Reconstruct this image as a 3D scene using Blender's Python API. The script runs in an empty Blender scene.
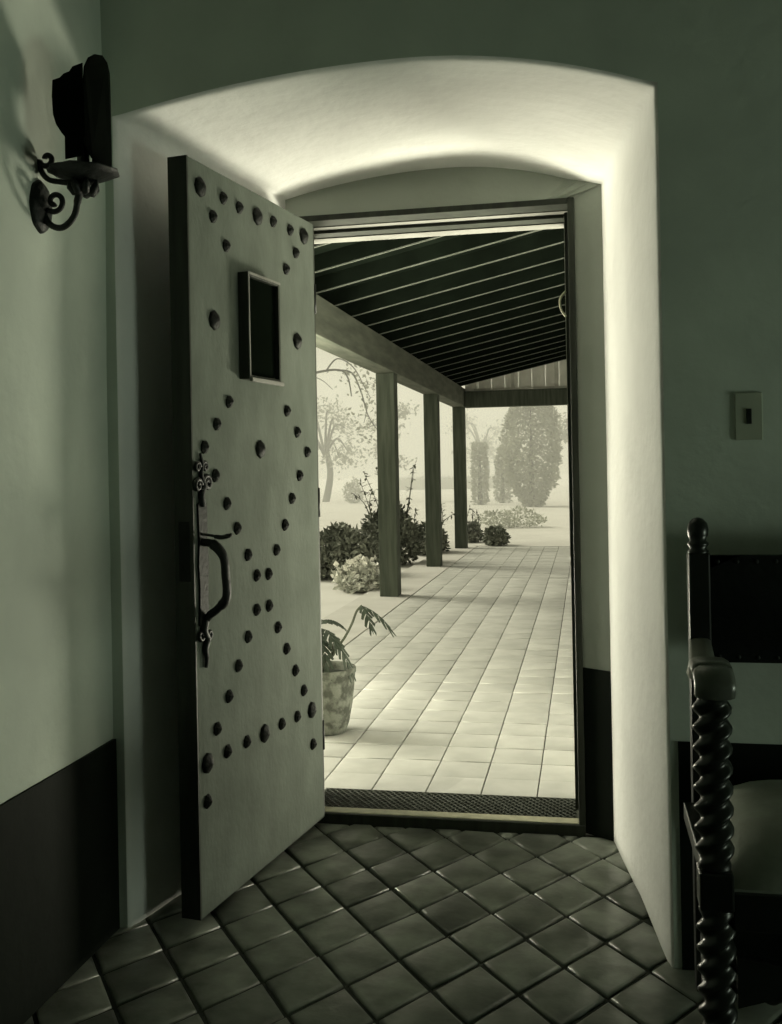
import bpy, math, random
from mathutils import Vector, Matrix
random.seed(7)
S = bpy.context.scene
COL = S.collection
PI = math.pi

# ------------------------------------------------------------------ camera, sky, light, exposure
EYE = Vector((0, 0, 1.21))
yaw, roll, FPX = math.radians(11.0), math.radians(1.1), 1000.0
cam = bpy.data.cameras.new('camera'); camo = bpy.data.objects.new('camera', cam); COL.objects.link(camo)
cam.sensor_fit = 'VERTICAL'; cam.sensor_height = 36; cam.lens = FPX / 1024 * 36
cam.shift_x, cam.shift_y = 0.8 / 1024, -43 / 1024
cam.clip_start = 0.05; cam.clip_end = 400
fw = Vector((-math.sin(yaw), math.cos(yaw), 0)); rt = Vector((math.cos(yaw), math.sin(yaw), 0)); up = Vector((0, 0, 1))
r2 = rt * math.cos(roll) - up * math.sin(roll); u2 = up * math.cos(roll) + rt * math.sin(roll)
M = Matrix((r2, u2, -fw)).transposed().to_4x4(); M.translation = EYE
camo.matrix_world = M
S.camera = camo

W = bpy.data.worlds.new('overcast_sky'); S.world = W; W.use_nodes = True
bg = W.node_tree.nodes['Background']; bg.inputs['Color'].default_value = (0.545, 0.530, 0.385, 1); bg.inputs['Strength'].default_value = 1.0

def lamp(name, kind, loc, aim, energy, color, **kw):
    l = bpy.data.lights.new(name, kind); l.energy = energy; l.color = color
    for k, v in kw.items(): setattr(l, k, v)
    o = bpy.data.objects.new(name, l); COL.objects.link(o); o.location = loc
    o.rotation_euler = (Vector(aim) - Vector(loc)).to_track_quat('-Z', 'Y').to_euler()
    return o
WARM = (1.0, 0.965, 0.75); GREENISH = (0.84, 1.0, 0.78)
# hazy sun from the garden side; two added fill lamps, out of view beside the porch, brighten the doorway
lamp('sun', 'SUN', (-9, 14.5, 7.2), (0, 12, 0), 3.8, WARM, angle=math.radians(30))
lamp('fill_garden', 'AREA', (-2.75, 5.0, 0.10), (-2.1, 4.25, 2.1), 530, WARM, shape='RECTANGLE', size=2.4, size_y=1.4)
lamp('fill_court', 'AREA', (1.2, 4.9, 0.08), (0.75, 4.2, 2.1), 360, WARM, shape='RECTANGLE', size=1.4, size_y=1.4)
# added fill lamp, unseen and low by the solid right side wall
lamp('fill_room', 'AREA', (2.85, 1.60, 0.55), (-1.2, 1.6, 1.6), 18, GREENISH, shape='RECTANGLE', size=0.9, size_y=0.5)

vs = S.view_settings; vs.view_transform = 'Standard'; vs.look = 'None'; vs.gamma = 1.0; vs.use_curve_mapping = False
vs.exposure = 0.0
S.display_settings.display_device = 'sRGB'
S.cycles.volume_bounces = 8
S.cycles.max_bounces = 12; S.cycles.diffuse_bounces = 6
S.cycles.caustics_reflective = False; S.cycles.caustics_refractive = False

# ------------------------------------------------------------------ helpers
MATS = {}
def mat(name, c1, c2=None, rough=0.8, scale=6, detail=6, bump=0.0, bscale=40, spec=0.3, metal=0.0, stretch=(1, 1, 1), obj_var=0.0, coat=0.0, contrast=(0.35, 0.65)):
    m = bpy.data.materials.new(name); m.use_nodes = True; nt = m.node_tree; N = nt.nodes; L = nt.links
    b = N['Principled BSDF']; b.inputs['Roughness'].default_value = rough; b.inputs['Specular IOR Level'].default_value = spec; b.inputs['Metallic'].default_value = metal
    b.inputs['Coat Weight'].default_value = coat; b.inputs['Coat Roughness'].default_value = 0.25
    tc = N.new('ShaderNodeTexCoord'); mp = N.new('ShaderNodeMapping'); mp.inputs['Scale'].default_value = stretch
    L.new(tc.outputs['Object'], mp.inputs['Vector'])
    c2 = c2 or tuple(x * 0.8 for x in c1)
    nz = N.new('ShaderNodeTexNoise'); nz.inputs['Scale'].default_value = scale; nz.inputs['Detail'].default_value = detail
    L.new(mp.outputs[0], nz.inputs['Vector'])
    mr = N.new('ShaderNodeMapRange'); mr.inputs[1].default_value = contrast[0]; mr.inputs[2].default_value = contrast[1]
    L.new(nz.outputs['Fac'], mr.inputs[0])
    mx = N.new('ShaderNodeMix'); mx.data_type = 'RGBA'; mx.inputs[6].default_value = (*c2, 1); mx.inputs[7].default_value = (*c1, 1)
    L.new(mr.outputs[0], mx.inputs[0])
    out = mx.outputs[2]
    if obj_var:
        oi = N.new('ShaderNodeObjectInfo'); m2 = N.new('ShaderNodeMapRange'); m2.inputs[3].default_value = 1 - obj_var; m2.inputs[4].default_value = 1 + obj_var
        L.new(oi.outputs['Random'], m2.inputs[0])
        vm = N.new('ShaderNodeVectorMath'); vm.operation = 'SCALE'; L.new(out, vm.inputs[0]); L.new(m2.outputs[0], vm.inputs['Scale']); out = vm.outputs[0]
        ad = N.new('ShaderNodeVectorMath'); ad.operation = 'ADD'; L.new(tc.outputs['Object'], ad.inputs[0]); L.new(oi.outputs['Location'], ad.inputs[1]); L.new(ad.outputs[0], mp.inputs['Vector'])
    L.new(out, b.inputs['Base Color'])
    if bump:
        n2 = N.new('ShaderNodeTexNoise'); n2.inputs['Scale'].default_value = bscale; n2.inputs['Detail'].default_value = 5
        L.new(mp.outputs[0], n2.inputs['Vector'])
        bp = N.new('ShaderNodeBump'); bp.inputs['Strength'].default_value = bump; bp.inputs['Distance'].default_value = 0.01
        L.new(n2.outputs['Fac'], bp.inputs['Height']); L.new(bp.outputs[0], b.inputs['Normal'])
    MATS[name] = m
    return m
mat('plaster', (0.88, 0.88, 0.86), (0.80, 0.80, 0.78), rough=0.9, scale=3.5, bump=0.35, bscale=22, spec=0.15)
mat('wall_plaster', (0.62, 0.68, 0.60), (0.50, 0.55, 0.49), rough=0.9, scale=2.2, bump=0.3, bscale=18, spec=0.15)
mat('recess_shade_plaster', (0.42, 0.46, 0.40), (0.34, 0.37, 0.32), rough=0.9, scale=2.2, bump=0.3, bscale=18, spec=0.15)  # wall_plaster darkened: shade of the recess put into the colour
mat('dado_paint', (0.007, 0.011, 0.007), (0.005, 0.008, 0.005), rough=0.7, bump=0.2, bscale=20, spec=0.1)
mat('ceiling_paint', (0.3, 0.32, 0.26), rough=0.9)
mat('clay_tile', (0.25, 0.27, 0.23), (0.12, 0.13, 0.11), rough=0.34, scale=9, bump=0.35, bscale=14, spec=0.5, obj_var=0.28)
mat('mortar', (0.055, 0.06, 0.05), (0.03, 0.035, 0.03), rough=0.95, scale=30)
mat('porch_tile', (0.47, 0.47, 0.44), (0.40, 0.40, 0.375), rough=0.7, scale=7, bump=0.15, bscale=25, spec=0.25, obj_var=0.07)
mat('porch_mortar', (0.09, 0.095, 0.08), (0.05, 0.055, 0.045), rough=0.95, scale=20)
mat('door_wood', (0.140, 0.160, 0.136), (0.108, 0.125, 0.104), rough=0.85, scale=9, stretch=(1, 1, 0.6), bump=0.25, bscale=60, spec=0.1)
mat('dark_wood', (0.035, 0.042, 0.03), (0.018, 0.022, 0.016), rough=0.55, scale=6, stretch=(5, 5, 0.6), spec=0.3)
mat('post_wood', (0.085, 0.098, 0.075), (0.05, 0.06, 0.045), rough=0.85, scale=5, stretch=(6, 6, 0.5), bump=0.3, bscale=25)
mat('beam_wood', (0.13, 0.14, 0.11), (0.08, 0.09, 0.07), rough=0.85, scale=5, stretch=(3, 0.5, 3), bump=0.3, bscale=20)
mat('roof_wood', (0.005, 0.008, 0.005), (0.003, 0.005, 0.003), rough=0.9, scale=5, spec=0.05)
mat('rafter_light_paint', (0.14, 0.15, 0.13), (0.10, 0.11, 0.09), rough=0.7, scale=8)
mat('bead_paint', (0.26, 0.26, 0.24), (0.2, 0.2, 0.18), rough=0.7, scale=8)
mat('pale_paint', (0.62, 0.62, 0.56), (0.52, 0.52, 0.47), rough=0.7, scale=8)
mat('gable_board', (0.86, 0.86, 0.80), (0.76, 0.76, 0.70), rough=0.8, scale=6)
mat('iron', (0.006, 0.009, 0.007), (0.003, 0.005, 0.004), rough=0.5, scale=20, spec=0.35, bump=0.3, bscale=60)
mat('stud_iron', (0.008, 0.011, 0.008), (0.004, 0.006, 0.004), rough=0.6, scale=40, spec=0.2, bump=0.3, bscale=80)
mat('shade_skin', (0.003, 0.005, 0.003), (0.002, 0.003, 0.002), rough=0.9, scale=15, spec=0.02)
mat('grate_iron', (0.12, 0.13, 0.11), (0.07, 0.075, 0.06), rough=0.55, scale=30, spec=0.4)
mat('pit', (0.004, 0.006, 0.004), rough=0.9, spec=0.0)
mat('brass', (0.60, 0.58, 0.42), (0.45, 0.44, 0.32), rough=0.45, scale=25, spec=0.5)
mat('chair_wood', (0.010, 0.013, 0.010), (0.005, 0.007, 0.005), rough=0.32, scale=12, spec=0.45)
mat('lit_arm_wood', (0.17, 0.185, 0.155), (0.10, 0.11, 0.09), rough=0.3, scale=8, spec=0.5)  # paler than chair_wood: rim light on the arms put into the colour
mat('leather', (0.006, 0.009, 0.007), (0.004, 0.006, 0.005), rough=0.6, scale=14, spec=0.15, bump=0.2, bscale=60)
mat('seat_leather', (0.30, 0.325, 0.275), (0.21, 0.23, 0.19), rough=0.6, scale=9, spec=0.25, bump=0.2, bscale=50)
mat('plate_paint', (0.40, 0.43, 0.34), (0.36, 0.39, 0.31), rough=0.6, scale=10)
mat('stone_pot', (0.17, 0.18, 0.15), (0.07, 0.075, 0.06), rough=0.9, scale=22, bump=0.8, bscale=30, contrast=(0.42, 0.58))
mat('soil', (0.03, 0.035, 0.025), rough=1.0, scale=40, bump=0.6)
mat('garden_ground', (0.56, 0.55, 0.52), (0.50, 0.49, 0.46), rough=0.95, scale=1.2, bump=0.3, bscale=6)
mat('kerb', (0.50, 0.49, 0.46), (0.44, 0.43, 0.40), rough=0.95, scale=3, bump=0.3, bscale=20)
mat('leaf_dark', (0.055, 0.07, 0.048), (0.03, 0.04, 0.028), rough=0.6, scale=3, spec=0.3)
mat('leaf_bush', (0.27, 0.285, 0.235), (0.09, 0.10, 0.08), rough=0.7, scale=2, spec=0.2)
mat('leaf_pale', (0.52, 0.53, 0.47), (0.36, 0.37, 0.32), rough=0.8, scale=2, spec=0.2)
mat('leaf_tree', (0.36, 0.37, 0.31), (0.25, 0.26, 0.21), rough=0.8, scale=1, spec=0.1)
mat('bark', (0.10, 0.11, 0.08), (0.06, 0.065, 0.05), rough=0.9, scale=6, bump=0.5)
mat('petal', (0.85, 0.84, 0.78), (0.75, 0.74, 0.68), rough=0.8)
mat('exterior_plaster', (0.60, 0.60, 0.56), (0.52, 0.52, 0.49), rough=0.9, scale=3, bump=0.3, bscale=18)
mat('wax', (0.35, 0.36, 0.27), rough=0.6)

def link(name, me, m=None, parent=None, loc=None, rot=None):
    o = bpy.data.objects.new(name, me); COL.objects.link(o)
    if m is not None and me is not None and not me.materials: me.materials.append(MATS[m])
    if parent is not None: o.parent = parent
    if loc is not None: o.location = loc
    if rot is not None: o.rotation_euler = rot
    return o
def tag(o, label=None, cat=None, group=None, kind=None):
    if label: o['label'] = label
    if cat: o['category'] = cat
    if group: o['group'] = group
    if kind: o['kind'] = kind
    return o
def empty(name, loc=(0, 0, 0), rotz=0):
    o = bpy.data.objects.new(name, None); COL.objects.link(o); o.location = loc; o.rotation_euler = (0, 0, rotz); o.empty_display_size = 0.1
    return o

class MB:
    def __init__(s): s.v = []; s.f = []; s.sm = []
    def add(s, V, F, smooth=False):
        k = len(s.v); s.v += [tuple(p) for p in V]
        for f in F: s.f.append(tuple(i + k for i in f)); s.sm.append(smooth)
        return s
    def box(s, x0, x1, y0, y1, z0, z1, bv=0.0):
        if bv <= 0:
            V = [(x0, y0, z0), (x1, y0, z0), (x1, y1, z0), (x0, y1, z0), (x0, y0, z1), (x1, y0, z1), (x1, y1, z1), (x0, y1, z1)]
            return s.add(V, [(3, 2, 1, 0), (4, 5, 6, 7), (0, 1, 5, 4), (1, 2, 6, 5), (2, 3, 7, 6), (3, 0, 4, 7)])
        import bmesh
        bm = bmesh.new(); bmesh.ops.create_cube(bm, size=1)
        for v in bm.verts: v.co = Vector(((x0 + x1) / 2 + v.co.x * (x1 - x0), (y0 + y1) / 2 + v.co.y * (y1 - y0), (z0 + z1) / 2 + v.co.z * (z1 - z0)))
        bmesh.ops.bevel(bm, geom=bm.edges[:], offset=bv, segments=2, affect='EDGES', profile=0.5)
        bm.verts.index_update()
        s.add([v.co for v in bm.verts], [[v.index for v in f.verts] for f in bm.faces]); bm.free()
        return s
    def tube(s, pts, r, n=10, cap=True, flat=None, twist=None):
        """tube along pts; r number or list; flat=(axis vector, factor) squashes the section"""
        P = [Vector(p) for p in pts]; R = r if isinstance(r, (list, tuple)) else [r] * len(P)
        rings = []; prev = None
        for i, p in enumerate(P):
            t = (P[min(i + 1, len(P) - 1)] - P[max(i - 1, 0)]).normalized()
            if prev is None:
                a = Vector((0, 0, 1)) if abs(t.z) < 0.9 else Vector((1, 0, 0)); x = t.cross(a).normalized()
            else:
                x = (prev - t * prev.dot(t)).normalized()
            prev = x; y = t.cross(x)
            ring = []
            for k in range(n):
                d = x * math.cos(2 * PI * k / n) + y * math.sin(2 * PI * k / n)
                o = d * R[i]
                if flat: ax = Vector(flat[0]).normalized(); o = o + ax * o.dot(ax) * (flat[1] - 1)
                ring.append(p + o)
            rings.append(ring)
        V = [q for ring in rings for q in ring]; F = []
        for i in range(len(P) - 1):
            for k in range(n): F.append((i * n + k, i * n + (k + 1) % n, (i + 1) * n + (k + 1) % n, (i + 1) * n + k))
        if cap: F.append(tuple(range(n - 1, -1, -1))); F.append(tuple(range((len(P) - 1) * n, len(P) * n)))
        return s.add(V, F, True)
    def lathe(s, prof, c=(0, 0, 0), n=24, fn=None, cap=True):
        V = []; F = []
        for i, (r, z) in enumerate(prof):
            for k in range(n):
                a = 2 * PI * k / n; rr = r * (fn(a, z) if fn else 1)
                V.append((c[0] + rr * math.cos(a), c[1] + rr * math.sin(a), c[2] + z))
        for i in range(len(prof) - 1):
            for k in range(n): F.append((i * n + k, i * n + (k + 1) % n, (i + 1) * n + (k + 1) % n, (i + 1) * n + k))
        if cap: F.append(tuple(range(n - 1, -1, -1))); F.append(tuple(range((len(prof) - 1) * n, len(prof) * n)))
        return s.add(V, F, True)
    def prism(s, outline, fn, t0, t1):
        """outline [(a,b)], fn(a,b,t)->point; extruded from t0 to t1"""
        n = len(outline); V = [fn(a, b, t0) for a, b in outline] + [fn(a, b, t1) for a, b in outline]
        F = [tuple(range(n - 1, -1, -1)), tuple(range(n, 2 * n))] + [(i, (i + 1) % n, n + (i + 1) % n, n + i) for i in range(n)]
        return s.add(V, F)
    def mesh(s, name):
        me = bpy.data.meshes.new(name); me.from_pydata(s.v, [], s.f); me.polygons.foreach_set('use_smooth', s.sm); me.update()
        return me
    def obj(s, name, m, parent=None, loc=None, rot=None): return link(name, s.mesh(name), m, parent, loc, rot)
    def fix(s):
        import bmesh
        me = s.mesh('tmp'); bm = bmesh.new(); bm.from_mesh(me); bmesh.ops.recalc_face_normals(bm, faces=bm.faces[:]); bm.to_mesh(me); bm.free(); bpy.data.meshes.remove(me)
        return s
def fixn(o):
    import bmesh
    bm = bmesh.new(); bm.from_mesh(o.data); bmesh.ops.recalc_face_normals(bm, faces=bm.faces[:]); bm.to_mesh(o.data); bm.free(); return o
def bez(P, n=12):
    """Catmull-Rom through P"""
    P = [Vector(p) for p in P]; Q = []
    for i in range(len(P) - 1):
        p0, p1, p2, p3 = P[max(i - 1, 0)], P[i], P[i + 1], P[min(i + 2, len(P) - 1)]
        for k in range(n):
            t = k / n
            Q.append(0.5 * (2 * p1 + (p2 - p0) * t + (2 * p0 - 5 * p1 + 4 * p2 - p3) * t * t + (3 * p1 - p0 - 3 * p2 + p3) * t ** 3))
    Q.append(P[-1]); return Q

# ------------------------------------------------------------------ room shell
XL, YF, ZC, XR, YR = -1.247, 2.48, 3.0, 2.9, -2.6
X0, X1 = -1.21, 0.18                 # opening at the room face
B0, B1 = -1.005, 0.070               # opening at the back of the reveal
YB0, YB1 = 3.35, 3.29
def zf(x): return 2.235 - (0.30 if x > -0.45 else 0.138) * (x + 0.45) ** 2
def zb(x): return 2.222 - (0.416 if x > -0.443 else 0.218) * (x + 0.443) ** 2

floor = tag(MB().box(XL - 0.3, XR, YR, 3.36, -0.12, -0.011).obj('floor', 'mortar'), 'dark clay tiled floor laid on the diagonal inside the doorway', None, kind='structure')
def poly_clip(P, ymax):
    out = []
    for i in range(len(P)):
        a, b = P[i], P[(i + 1) % len(P)]
        if a[1] <= ymax: out.append(a)
        if (a[1] <= ymax) != (b[1] <= ymax):
            t = (ymax - a[1]) / (b[1] - a[1]); out.append((a[0] + (b[0] - a[0]) * t, ymax))
    return out
def inset(P, d):
    n = len(P); Q = []
    cx = sum(p[0] for p in P) / n; cy = sum(p[1] for p in P) / n
    for i in range(n):
        p0, p1, p2 = Vector(P[i - 1]), Vector(P[i]), Vector(P[(i + 1) % n])
        def nrm(a, b):
            e = (b - a).normalized(); q = Vector((-e.y, e.x))
            return q if q.dot(Vector((cx, cy)) - a) > 0 else -q
        n1, n2 = nrm(p0, p1), nrm(p1, p2); b = n1 + n2
        k = b.length_squared
        Q.append(p1 + (b * (2 * d / k) if k > 0.1 else n1 * d))
    return Q
def tile_mesh(P, gap, edge, drop, depth, name='tile', crown=0.0):
    A = inset(P, gap); B = inset(P, gap + edge * 0.35); C = inset(P, gap + edge)
    n = len(P); V = [(p.x, p.y, -depth) for p in A] + [(p.x, p.y, -drop) for p in A] + [(p.x, p.y, -drop * 0.35) for p in B] + [(p.x, p.y, 0) for p in C]
    F = [tuple(range(n - 1, -1, -1))]
    for L in range(3):
        for i in range(n): F.append((L * n + i, L * n + (i + 1) % n, (L + 1) * n + (i + 1) % n, (L + 1) * n + i))
    c = sum((p for p in C), Vector((0, 0))) / n; V.append((c.x, c.y, crown))
    for i in range(n): F.append((3 * n + i, 3 * n + (i + 1) % n, 4 * n))
    me = bpy.data.meshes.new(name); me.from_pydata(V, [], F)
    me.polygons.foreach_set('use_smooth', [False] + [True] * (len(F) - 1))
    import bmesh
    bm = bmesh.new(); bm.from_mesh(me); bmesh.ops.recalc_face_normals(bm, faces=bm.faces[:]); bm.to_mesh(me); bm.free()
    return me
ta = Vector((math.cos(math.radians(55.04)), math.sin(math.radians(55.04)))) * 0.1762
tb = Vector((math.sin(math.radians(37.14)), -math.cos(math.radians(37.14)))) * 0.1656
T0 = Vector((-0.873, 2.960))
rh = [(-ta - tb) / 2, (ta - tb) / 2, (ta + tb) / 2, (-ta + tb) / 2]
rh = [(p.x, p.y) for p in rh]
whole = [tile_mesh(rh, 0.0055, 0.010, 0.006, 0.02, crown=c) for c in (0.001, 0.003, -0.001)]
ntile = 0
YCUT = 3.335
for a in range(-22, 22):
    for b in range(-22, 22):
        c = T0 + ta * (a + 0.5) + tb * (b + 0.5)
        if not (XL - 0.05 < c.x < 1.25 and 1.35 < c.y < YCUT + 0.12): continue
        if c.y > 2.62 and not (-1.25 < c.x < 0.22): continue
        P = [(c.x + p[0], c.y + p[1]) for p in rh]
        if max(p[1] for p in P) > YCUT:
            Q = poly_clip(P, YCUT)
            if len(Q) < 3 or min(p[1] for p in Q) > YCUT - 0.03: continue
            me = tile_mesh([(p[0] - c.x, p[1] - c.y) for p in Q], 0.0045, 0.01, 0.008, 0.02)
            if len(Q) < 3: continue
        else: me = random.choice(whole)
        o = link('tile', me, 'clay_tile', floor, (c.x, c.y, random.uniform(-0.0025, 0.0)), (random.uniform(-.018, .018), random.uniform(-.018, .018), random.uniform(-.01, .01)))
        ntile += 1

ceiling = tag(MB().box(XL - 0.3, XR + .3, YR - .3, 3.4, ZC, ZC + 0.1).obj('ceiling', 'ceiling_paint'), 'plain plastered room ceiling above the doorway', kind='structure')
def wobble(x, y, z, a=0.004):
    return a * (math.sin(7.1 * x + 3.3 * z + 1.7) + math.sin(5.3 * z - 4.1 * y + 0.6) * 0.8 + math.sin(11.3 * y + 6.7 * x + 2 * z) * 0.5)
# left wall as a gently uneven grid
mb = MB(); nY, nZ = 40, 26; V = []
for i in range(nY + 1):
    for k in range(nZ + 1):
        y = YR + (YF + 0.02 - YR) * i / nY; z = ZC * k / nZ
        V.append((XL + wobble(0, y, z, 0.0025), y, z))
mb.add(V, [(i * (nZ + 1) + k, (i + 1) * (nZ + 1) + k, (i + 1) * (nZ + 1) + k + 1, i * (nZ + 1) + k + 1) for i in range(nY) for k in range(nZ)], True)
mb.box(XL - 0.2, XL - 0.02, YR, YF + 0.2, 0, ZC)
wall_left = tag(mb.obj('wall_left', 'wall_plaster'), 'rough plastered left side wall carrying the iron sconce', kind='structure')
tag(MB().box(XR, XR + 0.2, YR, 2.7, 0, ZC).obj('wall_right', 'wall_plaster'), 'plastered right side wall of the room', kind='structure')
tag(MB().box(XL - .2, XR + .2, YR - 0.2, YR, 0, ZC).obj('wall_rear', 'wall_plaster'), 'plastered wall behind the viewer', kind='structure')

# door wall: path of the opening, room side and back side
path = []
nl = 22
for i in range(nl + 1):
    t = i / nl; path.append(((X0, zf(X0) * t), (B0, zb(B0) * t), (-1, 1 if i == nl else 0), YB0))
na = 44
for i in range(1, na):
    t = i / na
    t = 0.02 if i == 1 else (0.98 if i == na - 1 else t)
    x = X0 + (X1 - X0) * t; xb = B0 + (B1 - B0) * t
    path.append(((x, zf(x)), (xb, zb(xb)), (0, 1), YB0 + (YB1 - YB0) * max(0, (t - .9) / .1)))
for i in range(nl, -1, -1):
    t = i / nl; path.append(((X1, zf(X1) * t), (B1, zb(B1) * t), (1, 1 if i == nl else 0), YB1))
OFF = 0.009
sec = [0.0, 0.02, 0.06, 0.12, 0.2, 0.3, 0.4, 0.5, 0.6, 0.7, 0.8, 0.88, 0.94, 0.98, 1.0]
V = []; F = []
def outpt(p):
    (x, z), _, (dx, dz), _ = p
    return (x + dx * OFF, z + dz * OFF)
for p in path:
    (x, z), (xb, zbk), (dx, dz), yb = p
    ox, oz = outpt(p)
    V.append((ox, YF, oz)); V.append((x + dx * OFF * 0.35, YF + 0.004, z + dz * OFF * 0.35))
    for t in sec:
        yy = YF + 0.018 + (yb - YF - 0.018) * t
        tt = max(0, (yy - YF) / (yb - YF)) if t > 0 else 0.0
        px = x + (xb - x) * tt; pz = z + (zbk - z) * tt
        w = wobble(px, yy, pz, 0.003) * math.sin(PI * min(1, t * 1.0)) ** 0.5
        V.append((px + dx * w, yy, max(0, pz + dz * w)))
ns = len(sec) + 2
for i in range(len(path) - 1):
    for k in range(ns - 1): F.append((i * ns + k, (i + 1) * ns + k, (i + 1) * ns + k + 1, i * ns + k + 1))
mb = MB(); mb.add(V, F, True)
# room face of the wall
O = [outpt(p) for p in path]
fv = []; ff = []
def face(pts):
    k = len(fv); fv.extend((x, YF, z) for x, z in pts); ff.append(tuple(range(k, k + len(pts))))
spl = nl; spr = len(path) - 1 - nl
for i in range(nl): face([(XL - 0.02, O[i][1]), O[i], O[i + 1], (XL - 0.02, O[i + 1][1])])
face([(XL - .02, O[spl][1]), O[spl], (O[spl][0], ZC), (XL - .02, ZC)])
for i in range(spl, spr): face([O[i], O[i + 1], (O[i + 1][0], ZC), (O[i][0], ZC)])
face([O[spr], (XR, O[spr][1]), (XR, ZC), (O[spr][0], ZC)])
for i in range(spr, len(path) - 1): face([O[i + 1], (XR, O[i + 1][1]), (XR, O[i][1]), O[i]])
wf = MB(); wf.add(fv, ff)
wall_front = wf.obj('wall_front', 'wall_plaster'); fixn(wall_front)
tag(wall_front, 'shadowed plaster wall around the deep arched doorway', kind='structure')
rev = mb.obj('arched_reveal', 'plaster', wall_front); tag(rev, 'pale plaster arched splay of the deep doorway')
# shaded face at the back of the recess: jamb strips and lunette over the door head
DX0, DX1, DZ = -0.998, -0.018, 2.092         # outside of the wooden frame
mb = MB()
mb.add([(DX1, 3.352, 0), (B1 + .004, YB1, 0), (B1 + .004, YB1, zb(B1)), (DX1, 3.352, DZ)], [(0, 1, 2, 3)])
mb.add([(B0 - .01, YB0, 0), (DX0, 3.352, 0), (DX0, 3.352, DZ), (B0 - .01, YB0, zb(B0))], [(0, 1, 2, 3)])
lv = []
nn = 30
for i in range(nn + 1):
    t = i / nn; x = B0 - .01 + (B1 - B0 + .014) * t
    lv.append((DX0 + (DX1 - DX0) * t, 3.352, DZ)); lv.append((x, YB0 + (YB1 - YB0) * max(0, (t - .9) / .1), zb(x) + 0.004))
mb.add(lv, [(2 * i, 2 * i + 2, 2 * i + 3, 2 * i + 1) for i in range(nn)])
lun = fixn(mb.obj('recess_face', 'recess_shade_plaster', wall_front)); tag(lun, 'grey shaded plaster lunette and jamb face')
# dark dado paint
mb = MB().box(0.207, XR, YF - 0.004, YF + 0.002, 0, 0.545)
tag(mb.obj('trim_1', 'dado_paint'), 'dark painted dado low on the wall behind the chair', kind='structure')
mb = MB().box(XL - 0.01, XL + 0.008, YR, YF - 0.005, 0, 0.505)
tag(mb.obj('trim_2', 'dado_paint'), 'dark painted dado low on the left side wall', kind='structure')
mb = MB()
dn = Vector((3.352 - YB1, -(0), 0))
mb.add([(DX1, 3.348, 0), (B1 - 0.001, YB1 - 0.003, 0), (B1 - 0.001, YB1 - 0.003, 0.545), (DX1, 3.348, 0.545)], [(0, 1, 2, 3)])
mb.add([(DX1, 3.352, 0), (B1 + .001, YB1 + 0.001, 0), (B1 + .001, YB1 + 0.001, 0.545), (DX1, 3.352, 0.545)], [(3, 2, 1, 0), ])
mb.add([(DX1, 3.348, 0.545), (B1 - 0.001, YB1 - 0.003, 0.545), (B1 + .001, YB1 + 0.001, 0.545), (DX1, 3.352, 0.545)], [(0, 1, 2, 3)])
tag(mb.obj('trim_3', 'dado_paint'), 'dark painted dado on the jamb right of the threshold', kind='structure')
# outer leaf of the thick wall (porch side)
mb = MB()
mb.box(-7.0, DX0, 3.40, 3.62, -0.1, 3.2); mb.box(DX1, 6.0, 3.40, 3.62, -0.1, 3.2); mb.box(DX0, DX1, 3.40, 3.62, DZ + 0.012, 3.2)
mb.box(XL - .25, B0 - .06, 3.36, 3.44, 0, 3.0); mb.box(B1 + .06, 0.6, 3.36, 3.44, 0, 3.0)
tag(mb.obj('wall_porch', 'exterior_plaster'), 'plastered outside face of the thick house wall under the porch', kind='structure')

# wooden door frame and threshold
fr = empty('trim_4'); tag(fr, 'dark wooden door frame with pale inner beads and threshold', kind='structure')
FX0, FX1 = -0.982, -0.040
MB().box(DX0, FX0, 3.352, 3.60, 0, DZ, 0.003).obj('jamb', 'dark_wood', fr)
MB().box(FX1, DX1, 3.340, 3.60, 0, DZ, 0.003).obj('jamb', 'dark_wood', fr)
MB().box(FX0, FX1, 3.346, 3.43, 2.072, DZ, 0.002).obj('head', 'dark_wood', fr)
MB().box(FX0, FX1, 3.43, 3.475, 2.069, DZ).obj('head_bead', 'bead_paint', fr)
MB().box(FX0, FX1, 3.475, 3.54, 2.058, DZ).obj('head_stop', 'dark_wood', fr)
MB().box(FX0, FX1, 3.54, 3.61, 2.054, DZ + .01).obj('head_bead', 'bead_paint', fr)
MB().box(FX1 - 0.012, FX1, 3.45, 3.47, 0.04, 2.069).obj('jamb_stop', 'dark_wood', fr)
MB().box(FX1 - 0.014, FX1 - .0105, 3.462, 3.474, 0.9, 2.06).obj('jamb_edge_light', 'pale_paint', fr)  # added pale strip: light along the jamb edge put into the colour
# strike / hook on the right jamb
hk = MB().tube(bez([(FX1 - .012, 3.44, 1.80), (FX1 - .03, 3.44, 1.775), (FX1 - .028, 3.44, 1.74), (FX1 - .012, 3.44, 1.715)], 6), 0.004, 8).obj('latch_hook', 'brass', fr)
MB().box(FX0 - .03, FX1 + .02, 3.335, 3.352, -0.03, 0.028, 0.003).obj('sill', 'dark_wood', fr)
MB().box(FX0, FX1, 3.353, 3.404, -0.03, 0.029, 0.003).obj('sill_edge', 'brass', fr)

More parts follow.
